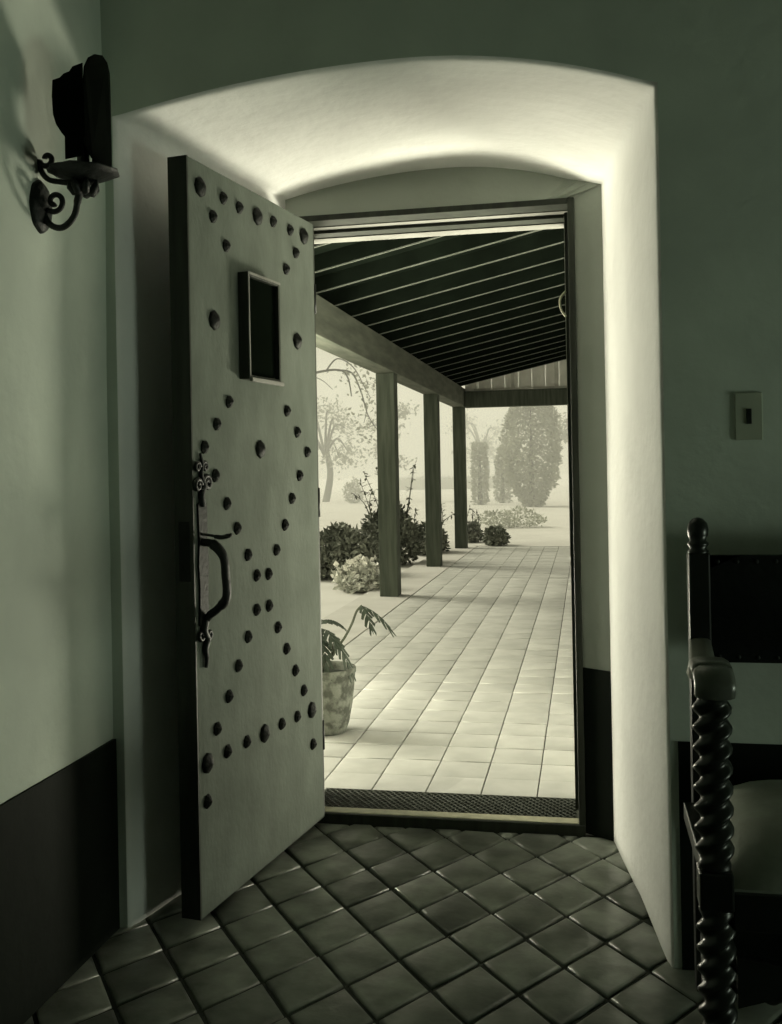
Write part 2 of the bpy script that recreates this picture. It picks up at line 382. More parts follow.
# foot grating in the threshold
gr = empty('foot_grating', (0, 0, 0)); tag(gr, 'dark expanded metal foot grating across the door threshold', 'grating')
gx0, gx1, gy0, gy1, gz = FX0 + .002, FX1 - .002, 3.406, 3.655, 0.012
MB().box(gx0, gx1, gy0, gy1, -0.09, -0.03).obj('pit_bottom', 'pit', gr)
mb = MB()
mb.box(gx0, gx1, gy0, gy0 + .006, -0.03, gz); mb.box(gx0, gx1, gy1 - .006, gy1, -0.03, gz); mb.box(gx0, gx0 + .006, gy0, gy1, -0.03, gz); mb.box(gx1 - .006, gx1, gy0, gy1, -0.03, gz)
mb.obj('frame', 'grate_iron', gr)
mb = MB(); step = 0.024; run = 0.055
nrow = int((gy1 - gy0) / 0.016)
# rows of wavy strips meeting each other: an expanded-metal mesh
for r in range(nrow + 1):
    y = gy0 + (gy1 - gy0) * r / nrow
    n = int((gx1 - gx0) / (step / 2)); V = []; F = []
    for i in range(n + 1):
        x = gx0 + (gx1 - gx0) * i / n
        yy = y + (0.0075 if (i + r) % 2 else -0.0075); yy = min(max(yy, gy0 + .004), gy1 - .004)
        for dy, dz in ((-.0018, gz - .012), (.0018, gz - .012), (.0018, gz), (-.0018, gz)): V.append((x, yy + dy, dz))
    for i in range(n):
        for k in range(4): F.append((4 * i + k, 4 * i + 4 + k, 4 * i + 4 + (k + 1) % 4, 4 * i + (k + 1) % 4))
    mb.add(V, F)
tag(fixn(mb.obj('lattice', 'grate_iron', gr)), kind='stuff')

# ------------------------------------------------------------------ the studded door
HX, HY = -0.898, 3.318
dd = Vector((0.15169, 0.98843, 0)); dnn = Vector((0.98843, -0.15169, 0)); LD = 0.8175
free = Vector((HX, HY, 0)) - dd * LD
def DP(u, p, z): return free + dd * u + dnn * p + Vector((0, 0, z))
door = empty('door_1', (0, 0, 0)); tag(door, 'thick studded wooden door standing open against the left reveal', kind='structure')
# local frame: x = along the door from the free edge, y = out of the face, z up
door.matrix_world = Matrix(((dd.x, dnn.x, 0, free.x), (dd.y, dnn.y, 0, free.y), (0, 0, 1, 0), (0, 0, 0, 1)))
TH = 0.058
MB().box(0, LD, -TH, 0, 0.02, 2.055, 0.004).obj('door_leaf', 'door_wood', door)
MB().box(LD, LD + .012, -.03, -.003, 0.02, 2.055).obj('hinge_stile', 'dark_wood', door)
big = [(.062, 1.986), (.398, 1.984), (.734, 1.995), (.125, 1.632), (.667, 1.636), (.388, 1.277), (.043, .426), (.381, .42), (.726, .41)]
small = [(.188, 1.987), (.128, 1.921), (.283, 1.983), (.504, 1.992), (.627, 1.992), (.2, 1.854), (.668, 1.926), (.592, 1.859), (.2, 1.41), (.127, 1.344), (.058, 1.279), (.579, 1.402), (.653, 1.336), (.728, 1.272),
 (.114, 1.201), (.176, 1.121), (.234, 1.048), (.296, .966), (.349, .9), (.427, .896), (.484, .965), (.548, 1.039), (.603, 1.121), (.665, 1.194), (.345, .798), (.426, .799), (.484, .724), (.287, .727), (.543, .647),
 (.225, .654), (.605, .566), (.167, .579), (.665, .489), (.098, .505), (.153, .428), (.267, .425), (.498, .42), (.611, .416), (.73, .295), (.039, .324)]
# big stud: eight-lobed domed rosette; small stud: faceted diamond pyramid with cut corners (axis along +y)
def stud_mesh(prof, n, lob, name):
    V = []; F = []
    for r, h in prof:
        for k in range(n):
            a = 2 * PI * k / n; rr = r * (1 + lob * math.cos(8 * a) if n > 12 else 1)
            V.append((rr * math.cos(a), h, rr * math.sin(a)))
    for i in range(len(prof) - 1):
        for k in range(n): F.append((i * n + k, (i + 1) * n + k, (i + 1) * n + (k + 1) % n, i * n + (k + 1) % n))
    F.append(tuple(range((len(prof) - 1) * n, len(prof) * n)))
    me = bpy.data.meshes.new(name); me.from_pydata(V, [], F); me.materials.append(MATS['stud_iron'])
    me.polygons.foreach_set('use_smooth', [n > 12] * len(F))
    import bmesh
    bm = bmesh.new(); bm.from_mesh(me); bmesh.ops.recalc_face_normals(bm, faces=bm.faces[:]); bm.to_mesh(me); bm.free()
    return me
bigm = stud_mesh([(.026, -.002), (.027, .003), (.022, .008), (.014, .012), (.006, .017), (.001, .018)], 24, .05, 'rosette_stud')
V8 = []
smm = stud_mesh([(.0185, -.002), (.0185, .004), (.011, .011), (.0015, .016)], 8, 0, 'stud')
for v in smm.vertices: v.co.x *= 0.92; v.co.z *= 1.05
for u, z in big: link('rosette_stud', bigm, None, door, (u, 0.0005, z), (0, random.uniform(-.1, .1), 0))
for u, z in small: link('stud', smm, None, door, (u, 0.0005, z), (0, PI / 8 + random.uniform(-.08, .08), 0))
# little framed wicket in the door
wk = MB(); a0, a1, c0, c1, pr_, wd = .268, .478, 1.480, 1.792, .036, .012
wk.box(a0, a0 + wd, 0, pr_ - .002, c0, c1, .002); wk.box(a1 - wd, a1, 0, pr_ - .002, c0, c1, .002); wk.box(a0 + wd, a1 - wd, 0, pr_ - .002, c1 - wd, c1, .002); wk.box(a0 + wd, a1 - wd, 0, pr_ - .002, c0, c0 + wd, .002)
wko = wk.obj('wicket_frame', 'dark_wood', door); tag(wko, 'small projecting frame of the spy hatch')
wb = MB(); wb.box(a0, a0 + .005, pr_ - .003, pr_, c0, c1); wb.box(a0 + .007, a1, pr_ - .003, pr_, c1 - .007, c1); wb.box(a0, a1, pr_ - .003, pr_ + .008, c0 - .008, c0 + .004, .002)
tag(wb.obj('wicket_bead', 'bead_paint', wko), 'pale edge bead of the hatch frame')
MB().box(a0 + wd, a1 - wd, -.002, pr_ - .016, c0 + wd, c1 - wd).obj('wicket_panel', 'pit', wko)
# ironwork: back plate, scroll ornaments, thumb latch, grip
pl = MB()
pl.prism([(.012, .80), (.060, .80), (.058, .90), (.064, .96), (.058, 1.02), (.060, 1.125), (.045, 1.14), (.03, 1.135), (.014, 1.125), (.018, 1.02), (.012, .96), (.018, .9)], lambda a, b, t: (a, t, b), 0, .006)
plo = fixn(pl.obj('lock_plate', 'stud_iron', door))
def spiral(cx, cz, r0, r1, a0, a1, n=26, p=.006): return [(cx + (r0 + (r1 - r0) * i / n) * math.cos(a0 + (a1 - a0) * i / n), p, cz + (r0 + (r1 - r0) * i / n) * math.sin(a0 + (a1 - a0) * i / n)) for i in range(n + 1)]
orn = MB()
orn.tube(bez([(.036, .006, 1.12), (.03, .007, 1.15), (.045, .007, 1.175), (.03, .007, 1.205), (.036, .007, 1.235), (.028, .006, 1.262)], 8), [.010 - .006 * i / 40 for i in range(41)], 8)
orn.tube(spiral(.062, 1.182, .022, .004, PI, -2.0 * PI), .0065, 8); orn.tube(spiral(.014, 1.176, .019, .004, 0, 2.6 * PI), .006, 8)
orn.tube(spiral(.052, 1.226, .015, .003, PI, -1.6 * PI), .005, 8); orn.tube(spiral(.014, 1.225, .014, .003, 0, 2.4 * PI), .005, 8)
orn.obj('plate_scrollwork', 'iron', plo)
orn = MB()
orn.tube(bez([(.036, .006, .81), (.028, .008, .785), (.044, .008, .76), (.034, .008, .735), (.040, .008, .71), (.038, .006, .685)], 8), [.013 - .008 * i / 40 for i in range(41)], 8)
orn.tube(spiral(.058, .772, .017, .003, PI, 3.0 * PI), .0055, 8); orn.tube(spiral(.016, .775, .016, .003, 0, -2.2 * PI), .0055, 8)
orn.obj('plate_scrollwork', 'iron', plo)
MB().tube(bez([(.035, 0, 1.022), (.035, .035, 1.018), (.036, .066, .985), (.037, .072, .93), (.038, .072, .875), (.04, .045, .845), (.04, .018, .825), (.04, .004, .805)], 8), [.011] * 8 + [.015] * 30 + [.012] * 19, 10, flat=((0, 1, 0), .75)).obj('grip', 'iron', door)
MB().tube(bez([(.03, 0, 1.045), (.03, .03, 1.042), (.034, .065, 1.036), (.036, .092, 1.044)], 8), [.007] * 12 + [.012] * 10 + [.008] * 3, 10, flat=((0, 0, 1), .5)).obj('thumb_latch', 'iron', door)
MB().box(-.003, .004, -TH - .0005, -.0005, 0.02, 2.055).obj('edge_shade', 'dark_wood', door)  # dark strip added for the shade on the door's free edge
MB().box(-.006, .001, -.045, -.012, .92, 1.08, .001).obj('lock_forend', 'stud_iron', door)
for z in (.3, 1.1, 1.8):
    MB().tube([(LD + .012, -.006, z - .05), (LD + .012, -.006, z + .05)], .007, 10).obj('hinge', 'iron', door)

# ------------------------------------------------------------------ wall sconce on the left wall
sc = empty('wall_sconce', (XL, 2.146, 1.80)); tag(sc, 'black wrought iron wall sconce with scrolled arm and shield shade', 'sconce')
bp_ = MB(); V = []; F = []; n = 28
for r, x in ((1, .001), (1, .008), (.86, .016), (.45, .022)):
    for k in range(n):
        a = 2 * PI * k / n; V.append((x, .045 * r * math.cos(a) * (1 + .02 * math.cos(8 * a)), .04 + .062 * r * math.sin(a) * (1 + .02 * math.cos(8 * a))))
for i in range(3):
    for k in range(n): F.append((i * n + k, i * n + (k + 1) % n, (i + 1) * n + (k + 1) % n, (i + 1) * n + k))
F.append(tuple(range(3 * n, 4 * n)))
bp_.add(V, F, True); fixn(bp_.obj('back_plate', 'iron', sc))
def spx(cx, cz, r0, r1, a0, a1, n=30): return [(cx + (r0 + (r1 - r0) * i / n) * math.cos(a0 + (a1 - a0) * i / n), 0, cz + (r0 + (r1 - r0) * i / n) * math.sin(a0 + (a1 - a0) * i / n)) for i in range(n + 1)]
ar = MB()
# lower arm: sweeps down from the plate, out and up to the pan
ar.tube(bez([(.012, 0, .035), (.030, 0, -.002), (.062, 0, -.012), (.092, 0, .012), (.104, 0, .055), (.118, 0, .085)], 8), [.0075] * 30 + [.009] * 11, 10)
ar.tube(spx(.044, .050, .026, .006, -2.4, 1.6 * PI), .0065, 10)
ar.obj('arm', 'iron', sc)
MB().tube(spx(.026, .150, .006, .019, 2.9 * PI, PI, 30) + bez([(.007, 0, .146), (.012, 0, .122), (.030, 0, .102), (.062, 0, .094), (.108, 0, .085)], 6)[1:], .0065, 10).obj('scroll', 'iron', sc)
leaf = MB()
for k in range(7):
    a = 2 * PI * k / 7; c, s_ = math.cos(a), math.sin(a)
    pts = [(.118 + c * r, s_ * r, z) for r, z in ((.004, .062), (.02, .066), (.03, .078), (.034, .092))]
    leaf.tube(pts, [.004, .010, .009, .002], 8)
leaf.obj('acanthus_boss', 'iron', sc)
pan = MB().lathe([(.010, .085), (.030, .090), (.062, .104), (.080, .112), (.081, .115), (.06, .109), (.02, .098), (.004, .098)], (.118, 0, 0), 26, fn=lambda a, z: 1 + .04 * math.cos(9 * a)).obj('drip_pan', 'iron', sc)
MB().lathe([(.016, .096), (.018, .11), (.014, .118), (.014, .17), (.012, .175)], (.118, 0, 0), 18).obj('candle_socket', 'iron', sc)
MB().lathe([(.011, .172), (.011, .235), (.006, .245), (.002, .26)], (.118, 0, 0), 14).obj('candle', 'wax', sc)
# shield shade: a tall arched front panel bent between two stepped cheeks
sh = MB()
front = [(-.064, .150), (-.045, .128), (.0, .120), (.045, .126), (.064, .140), (.066, .20), (.066, .28), (.064, .335), (.055, .360), (.03, .374), (0, .379), (-.03, .370), (-.05, .355), (-.062, .33), (-.066, .28)]
sh.prism(front, lambda a, b, t: (.168 + t - 3.2 * a * a, a, b), 0, .003)
fro = fixn(sh.obj('shade_front', 'shade_skin', sc))
for sy, nm in ((-1, 'shade_cheek'), (1, 'shade_cheek')):
    side = [(.108, .125), (.152, .13), (.154, .338), (.142, .335), (.130, .332), (.122, .322), (.108, .318), (.098, .310), (.080, .306), (.078, .27), (.080, .228), (.087, .205), (.100, .185), (.108, .175)]
    ck = MB().prism(side, lambda a, b, t: (a, sy * (.062 + t), b), 0, .003)
    fixn(ck.obj(nm, 'shade_skin', sc))

# ------------------------------------------------------------------ switch plate
sw = empty('wall_switch', (0.382, YF - 0.001, 1.318)); tag(sw, 'pale wall switch plate with dark toggle slot right of the arch', 'switch')
MB().box(-.031, .031, -.005, .001, -.056, .056, .002).obj('plate', 'plate_paint', sw)
MB().box(-.006, .006, -.0085, -.0045, -.018, .018, .001).obj('toggle', 'iron', sw)

# ------------------------------------------------------------------ armchair
CXc = 0.545
ch = empty('armchair', (CXc, 2.13, 0)); tag(ch, 'black armchair with barley twist posts and leather back by the wall', 'chair')
def twist(mb, x, y, z0, z1, r, turns, x2=None, y2=None, n=16, rings=60, hand=1):
    x2 = x if x2 is None else x2; y2 = y if y2 is None else y2
    V = []; F = []
    for i in range(rings + 1):
        t = i / rings; z = z0 + (z1 - z0) * t; cx = x + (x2 - x) * t; cy = y + (y2 - y) * t
        env = min(1, t * 9, (1 - t) * 9)
        for k in range(n):
            a = 2 * PI * k / n; w = math.cos(a - hand * 2 * PI * turns * t)
            rr = r * (0.86 + 0.19 * env * math.cos(2 * (a - hand * 2 * PI * turns * t))); ox = oy = 0
            V.append((cx + ox + rr * math.cos(a), cy + oy + rr * math.sin(a), z))
    for i in range(rings):
        for k in range(n): F.append((i * n + k, i * n + (k + 1) % n, (i + 1) * n + (k + 1) % n, (i + 1) * n + k))
    F.append(tuple(range(n - 1, -1, -1))); F.append(tuple(range(rings * n, rings * n + n)))
    return mb.add(V, F, True)
fxh, bxh, fy, by = .325, .292, -.225, .265
for s_ in (-1, 1):
    # back post with turned finial
    p = MB(); x = s_ * bxh
    p.box(x - .024, x + .024, by - .022, by + .022, 0.0, 1.005, .004)
    p.lathe([(.022, 1.0), (.024, 1.008), (.018, 1.014), (.024, 1.022), (.024, 1.027), (.018, 1.032), (.023, 1.044), (.0245, 1.058), (.021, 1.072), (.012, 1.082), (.003, 1.085)], (x, by, 0), 18)
    p.obj('back_post', 'chair_wood', ch)
    # front post: square blocks and barley twists
    p = MB(); x = s_ * fxh
    p.box(x - .03, x + .03, fy - .03, fy + .03, .40, .47, .004); p.box(x - .03, x + .03, fy - .03, fy + .03, .10, .17, .004)
    p.lathe([(.020, 0), (.031, .01), (.034, .03), (.03, .05), (.02, .06), (.026, .075), (.022, .09), (.028, .1)], (x, fy, 0), 18)
    twist(p, x, fy, .17, .40, .034, 3.0); twist(p, x, fy, .47, .800, .034, 4.5, rings=90)
    p.obj('front_post', 'chair_wood', ch)
    # arm: flat, dipping, with a scrolled front end
    n = 22; V = []; F = []
    Q = bez([(s_ * bxh, by, .80), (s_ * (bxh + .01), .12, .775), (s_ * (fxh - .005), -.05, .79), (s_ * fxh, -.18, .832), (s_ * fxh, fy - .03, .832), (s_ * fxh, fy - .055, .815), (s_ * fxh, fy - .05, .797)], 6)
    a_ = MB(); W_ = [.024 + .012 * min(1, i / 18) for i in range(len(Q))]
    for i, q in enumerate(Q):
        t = (Q[min(i + 1, len(Q) - 1)] - Q[max(i - 1, 0)]).normalized(); sd = Vector((1, 0, 0)); nr = sd.cross(t).normalized()
        if nr.z < 0 and i < 24: nr = -nr
        for k in range(12):
            a = 2 * PI * k / 12; V.append(q + sd * W_[i] * math.copysign(abs(math.cos(a)) ** .6, math.cos(a)) + nr * .016 * math.copysign(abs(math.sin(a)) ** .8, math.sin(a)))
    for i in range(len(Q) - 1):
        for k in range(12): F.append((i * 12 + k, i * 12 + (k + 1) % 12, (i + 1) * 12 + (k + 1) % 12, (i + 1) * 12 + k))
    F.append(tuple(range(11, -1, -1))); F.append(tuple(range((len(Q) - 1) * 12, len(Q) * 12)))
    a_.add(V, F, True); fixn(a_.obj('arm', 'lit_arm_wood', ch))
    # side stretchers
    st = MB(); V0 = (s_ * fxh, fy + .02, .135); V1 = (s_ * bxh, by - .02, .135)
    st.tube([V0, ((V0[0] + V1[0]) / 2, 0.02, .135), V1], [.014, .019, .014], 12); st.obj('side_stretcher', 'chair_wood', ch)
    MB().box(min(s_ * fxh, s_ * bxh) - .012, max(s_ * fxh, s_ * bxh) + .012, fy + .025, by - .02, .395, .435, .003).obj('side_rail', 'chair_wood', ch)
# back panel
bpn = MB()
n = 8; V = []; F = []
for i in range(n + 1):
    for k in range(n + 1):
        x = -bxh + .02 + (2 * bxh - .04) * i / n; z = .755 + .243 * k / n
        d = .012 * math.sin(PI * i / n) * math.sin(PI * k / n); V.append((x, by - .016 - d, z))
F = [(i * (n + 1) + k, (i + 1) * (n + 1) + k, (i + 1) * (n + 1) + k + 1, i * (n + 1) + k + 1) for i in range(n) for k in range(n)]
bpn.add(V, F, True); bpn.box(-bxh + .02, bxh - .02, by - .016, by + .012, .755, .998)
bk = fixn(bpn.obj('back_panel', 'leather', ch))
nail = MB().lathe([(.006, -.001), (.006, .001), (.004, .003), (.001, .004)], n=8)
nm = nail.mesh('nail'); nm.materials.append(MATS['stud_iron'])
for i in range(13):
    x = -bxh + .04 + (2 * bxh - .08) * i / 12
    for z in (.768, .985): link('nail', nm, None, bk, (x, by - .016, z), (PI / 2, 0, 0))
# seat cushion
V = []; F = []; n = 14
for i in range(n + 1):
    for k in range(n + 1):
        a, b = i / n * 2 - 1, k / n * 2 - 1
        half = fxh - .008 + (bxh - .012 - fxh) * (b + 1) / 2
        e = max(0, 1 - abs(a) ** 5) ** .5 * max(0, 1 - abs(b) ** 5) ** .5
        V.append((a * half, .015 + b * .245, .435 + .085 * e))
F = [(i * (n + 1) + k, (i + 1) * (n + 1) + k, (i + 1) * (n + 1) + k + 1, i * (n + 1) + k + 1) for i in range(n) for k in range(n)]
sb = MB().add(V, F, True)
bord = [i * (n + 1) for i in range(n + 1)] + [n * (n + 1) + k for k in range(1, n + 1)] + [i * (n + 1) + n for i in range(n - 1, -1, -1)] + [k for k in range(n - 1, 0, -1)]
sb.add([V[i] for i in bord] + [(V[i][0], V[i][1], .425) for i in bord], [tuple(range(len(bord), 2 * len(bord)))] + [(i, (i + 1) % len(bord), len(bord) + (i + 1) % len(bord), len(bord) + i) for i in range(len(bord))])
fixn(sb.obj('seat', 'seat_leather', ch))
MB().box(-fxh + .03, fxh - .03, fy - .012, fy + .012, .36, .43, .003).obj('front_rail', 'chair_wood', ch)
MB().box(-bxh + .02, bxh - .02, by - .012, by + .012, .36, .43, .003).obj('back_rail', 'chair_wood', ch)
st = MB(); twist(st, 0, 0, -.28, .28, .022, 6, rings=90)
so = st.obj('cross_stretcher', 'chair_wood', ch, (0, 0.0, .135), (0, PI / 2, 0))
fs = MB().prism([(-.29, .22), (-.2, .25), (-.1, .235), (0, .27), (.1, .235), (.2, .25), (.29, .22), (.29, .31), (.2, .30), (.1, .325), (0, .31), (-.1, .325), (-.2, .30), (-.29, .31)], lambda a, b, t: (a, fy + t, b), -.01, .01)
fixn(fs.obj('front_stretcher', 'chair_wood', ch))

# ------------------------------------------------------------------ porch
PZ = 0.0
pf = tag(MB().box(-1.641, 2.6, 3.62, 15.4, -0.14, -0.012).obj('porch_floor', 'porch_mortar'), 'pale square tiled porch floor running away from the door', kind='structure')
TX, TY = 0.2064, 0.2134
ox, oy = -1.0192, 3.8842
hy = TY / 2 - .0035
sq = [(-TX / 2, -hy), (TX / 2, -hy), (TX / 2, hy), (-TX / 2, hy)]
ptile = tile_mesh(sq, 0.0022, 0.004, 0.002, 0.014)
ptile.materials.append(MATS['porch_tile'])
far = MB(); cnt = 0
for r in range(-2, 54):
    for c in range(-5, 9):
        x = ox + TX * (c + .5); y = oy + TY * (r + .5)
        if y - TY / 2 < 3.655: continue
        if y > 15.3 or x > 0.75 or x < -1.69: continue
        h = random.uniform(-.0012, .0012)
        vis = -0.30 * y - 0.02 < x < 0.12
        if vis and cnt < 296:
            link('tile', ptile, None, pf, (x, y, h), (random.uniform(-.005, .005), random.uniform(-.005, .005), 0)); cnt += 1
        else:
            m_ = 0.003
            far.box(x - TX / 2 + m_, x + TX / 2 - m_, y - hy + m_, y + hy - m_, -.014, h)
# first cut row against the grating, and the rest of the court side
for c in range(-3, 9):
    x = ox + TX * (c + .5); far.box(x - TX / 2 + .003, x + TX / 2 - .003, 3.66, oy - TY - .003 if oy - TY > 3.68 else 3.885, -.01, 0)
far.box(0.84, 2.58, 3.64, 15.3, -.02, -.001)
tag(far.obj('far_tile', 'porch_tile', pf), kind='stuff')

tag(MB().box(-2.12, -1.642, 3.64, 15.4, -0.14, 0.004, .004).obj('trim_5', 'kerb'), 'pale stone kerb under the porch posts', kind='structure')
def post(y, label):
    e = empty('porch_post', (-1.838, y, 0)); tag(e, label, 'post', 'posts along the garden edge of the porch')
    MB().box(-.088, .088, -.088, .088, 0.003, 2.12, .006).obj('shaft', 'post_wood', e)
    return e
for y, lb in ((9.36, 'nearest square timber post of the porch, left of the walk'), (12.2, 'middle square timber post of the porch'), (14.95, 'farthest square timber post of the porch at the end beam')):
    post(y, lb)
bm_ = MB().box(-1.935, -1.742, 3.62, 15.05, 2.12, 2.395, .006).obj('porch_beam', 'beam_wood')
tag(bm_, 'long square timber eaves beam carried on the porch posts', 'beam')
bm_ = MB().box(-1.742, 2.4, 14.86, 15.04, 2.105, 2.345, .006).obj('porch_beam', 'post_wood')
tag(bm_, 'dark cross beam at the far end of the porch', 'beam')
rf = empty('porch_roof'); tag(rf, 'dark porch roof of boards and sloping rafters', kind='structure')
SL, ZE = 0.22, 2.42
RX = 0.45
def zr(x): return ZE + SL * (x + 1.74) if x <= RX else ZE + SL * (RX + 1.74) - SL * (x - RX)
mb = MB()
for xa, xb in ((-2.02, RX), (RX, 3.3)):
    za, zb_ = zr(xa) + .10, zr(xb) + .10
    mb.add([(xa, 3.6, za), (xb, 3.6, zb_), (xb, 15.5, zb_), (xa, 15.5, za), (xa, 3.6, za + .04), (xb, 3.6, zb_ + .04), (xb, 15.5, zb_ + .04), (xa, 15.5, za + .04)], [(3, 2, 1, 0), (4, 5, 6, 7), (0, 1, 5, 4), (1, 2, 6, 5), (2, 3, 7, 6), (3, 0, 4, 7)])
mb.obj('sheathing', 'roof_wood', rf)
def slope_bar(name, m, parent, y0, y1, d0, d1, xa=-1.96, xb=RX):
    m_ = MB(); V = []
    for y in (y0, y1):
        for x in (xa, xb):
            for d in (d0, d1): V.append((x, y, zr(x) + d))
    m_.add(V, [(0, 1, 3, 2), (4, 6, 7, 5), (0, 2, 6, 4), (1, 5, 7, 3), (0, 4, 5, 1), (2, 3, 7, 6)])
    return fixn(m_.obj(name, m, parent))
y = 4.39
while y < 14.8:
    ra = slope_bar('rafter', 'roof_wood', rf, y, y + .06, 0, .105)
    slope_bar('rafter_edge_light', 'rafter_light_paint', ra, y + .004, y + .014, -.008, 0.002)  # added pale strip standing in for light caught on the rafter's lower edge
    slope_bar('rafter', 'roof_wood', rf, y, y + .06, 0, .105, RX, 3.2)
    y += 0.54
# gable infill over the end beam: boards with pale studs in front
gb = empty('gable_screen', (0, 14.95, 0)); tag(gb, 'pale boarded gable infill above the far cross beam', 'gable')
x = -1.74
while x < 2.4:
    x2 = x + .2
    m_ = MB(); V = []
    if zr(x) + .09 < 2.36: break
    for yy in (.02, .04):
        for xx in (x, x2 - .006): V += [(xx, yy, 2.345), (xx, yy, max(2.35, zr(xx) + .09))]
    m_.add(V, [(0, 1, 3, 2), (4, 6, 7, 5), (0, 2, 6, 4), (1, 5, 7, 3), (0, 4, 5, 1), (2, 3, 7, 6)]); fixn(m_.obj('board', 'gable_board', gb)); x = x2
for x in (-1.02, -.38, .2, .9, 1.55): MB().box(x - .03, x + .03, -.02, .02, 2.345, zr(x) + .08).obj('gable_stud', 'pale_paint', gb)
MB().box(-1.6, 2.38, -.04, .02, 2.345, 2.385).obj('gable_sill', 'pale_paint', gb)

# ------------------------------------------------------------------ potted plant
pt = empty('potted_plant', (-1.205, 4.49, 0)); tag(pt, 'leaning big leaf plant in a mottled stone tub beside the door', 'plant')
MB().lathe([(.085, 0), (.10, .004), (.115, .05), (.130, .13), (.142, .22), (.146, .27), (.150, .275), (.150, .297), (.143, .30), (.130, .297), (.126, .27), (.12, .2), (.05, .19)], n=28, fn=lambda a, z: 1 + (.018 * math.cos(9 * a) * math.sin(z * 30) if .03 < z < .25 else 0)).obj('tub', 'stone_pot', pt)
MB().lathe([(.128, .262), (.08, .272), (.01, .275)], n=20).obj('soil', 'soil', pt)
MB().tube(bez([(-.02, 0, .26), (.01, -.01, .33), (.045, 0, .36), (.05, 0, .40), (.075, .01, .43)], 8), [.014 - .006 * i / 32 for i in range(33)], 8).obj('stem', 'bark', pt)
MB().tube(bez([(.0, .02, .26), (-.02, .02, .33), (.0, .0, .40), (-.03, -.02, .46)], 8), .011, 8).obj('stem', 'bark', pt)
def lobed_leaf(base, tipdir, length, width, droop, lobes=5):
    """palmate/pinnatifid leaf: midrib with separate blade lobes, slightly folded"""
    b = Vector(base); t = Vector(tipdir).normalized(); sd = t.cross(Vector((0, 0, 1))).normalized()
    if sd.length < .5: sd = Vector((1, 0, 0))
    V = []; F = []
    def P(s, w): return b + t * (length * s) + Vector((0, 0, -droop * s * s)) + sd * w + Vector((0, 0, -abs(w) * .35))
    for side in (-1, 1):
        for k in range(lobes):
            s0 = k / lobes; s1 = s0 + .85 / lobes
            wv = width * math.sin(PI * (0.15 + .8 * (k + .5) / lobes)) ** .7
            pts = [P(s0, 0), P(s0 + .10, side * wv * .5), P(s0 + .30, side * wv), P(s1 + .16, side * wv * .75), P(s1 + .05, side * wv * .3), P(s1, 0)]
            i = len(V); V += pts; F.append(tuple(range(i, i + 6)))
    i = len(V); V += [P(.9, -width * .18), P(1.12, 0), P(.9, width * .18), P(.8, 0)]; F.append((i, i + 1, i + 2, i + 3))
    return MB().add(V, F)
def leaf_obj(base, tipdir, length, width, droop, lobes=5):
    o = lobed_leaf(base, tipdir, length, width, droop, lobes).obj('leaf', 'leaf_dark', pt)
    md = o.modifiers.new('thick', 'SOLIDIFY'); md.thickness = .002
    return o
# stalk that leans to the right and carries the drooping leaf
MB().tube(bez([(.05, 0, .37), (.10, -.01, .43), (.14, -.01, .50), (.165, -.01, .56), (.19, -.01, .585)], 8), .006, 8).obj('leaf_stalk', 'bark', pt)
leaf_obj((.18, -.01, .585), (.8, -.1, -.12), .15, .034, .085, 5)
leaf_obj((.185, -.02, .585), (.55, -.6, -.3), .11, .03, .06, 4)
for bs, td, L_, w_, dr in (((-.02, -.02, .48), (.6, -.5, .15), .16, .045, .10), ((-.03, -.02, .49), (.25, -.8, .2), .16, .045, .13), ((.03, 0, .46), (.5, -.2, -.25), .13, .04, .12), ((-.03, 0, .50), (.55, .3, .35), .15, .045, .10), ((-.04, 0, .5), (-.6, -.3, .3), .18, .05, .1), ((-.02, .02, .5), (-.3, .6, .3), .18, .05, .1), ((.0, -.02, .44), (.35, -.75, -.3), .12, .04, .10), ((-.03, -.03, .45), (-.3, -.7, -.2), .14, .045, .1)):
    leaf_obj(bs, td, L_, w_, dr)
for q in ((-.02, -.02, .48), (.03, 0, .46), (-.03, 0, .50)):
    MB().tube(bez([(-.02, -.01, .36), ((q[0] - .03) / 2, -.01, .42), q], 6), .005, 6).obj('leaf_stalk', 'bark', pt)

# ------------------------------------------------------------------ garden
gnd = tag(MB().box(-60, 40, 3.7, 140, -0.4, -0.03).obj('ground', 'garden_ground'), 'pale sunlit garden ground beyond the porch', kind='structure')
def foliage(n, fn, size, seed, aspect=2.0):
    rg = random.Random(seed); V = []; F = []
    for _ in range(n):
        p = fn(rg)
        if p is None: continue
        d = Vector((rg.gauss(0, 1), rg.gauss(0, 1), rg.gauss(0.2, .8))).normalized(); e = d.cross(Vector((rg.gauss(0, 1), rg.gauss(0, 1), rg.gauss(0, 1)))).normalized(); nn_ = d.cross(e)
        L_ = size * rg.uniform(.6, 1.3); w_ = L_ / aspect
        i = len(V); q = Vector(p)
        V += [q, q + d * L_ * .5 + e * w_ * .5 - nn_ * w_ * .15, q + d * L_, q + d * L_ * .5 - e * w_ * .5 - nn_ * w_ * .15]; F.append((i, i + 1, i + 2)); F.append((i, i + 2, i + 3))
    m_ = MB(); m_.add(V, F); return m_
def ell(rx, ry, rz, cz, shell=.55):
    def fn(rg):
        while True:
            a, b, c = rg.uniform(-1, 1), rg.uniform(-1, 1), rg.uniform(-1, 1); q = (a * a + b * b + c * c) ** .5
            if q < 1: break
        k = (shell + (1 - shell) * q ** .4) / max(q, .15) if rg.random() < .6 else 1
        z = cz + c * rz * k
        lump = 1 + .18 * math.sin(5 * a + 3 * c) * math.sin(4 * b + 1)
        return (a * rx * k * lump, b * ry * k * lump, max(.01, z * (1 + .1 * math.sin(6 * a))))
    return fn
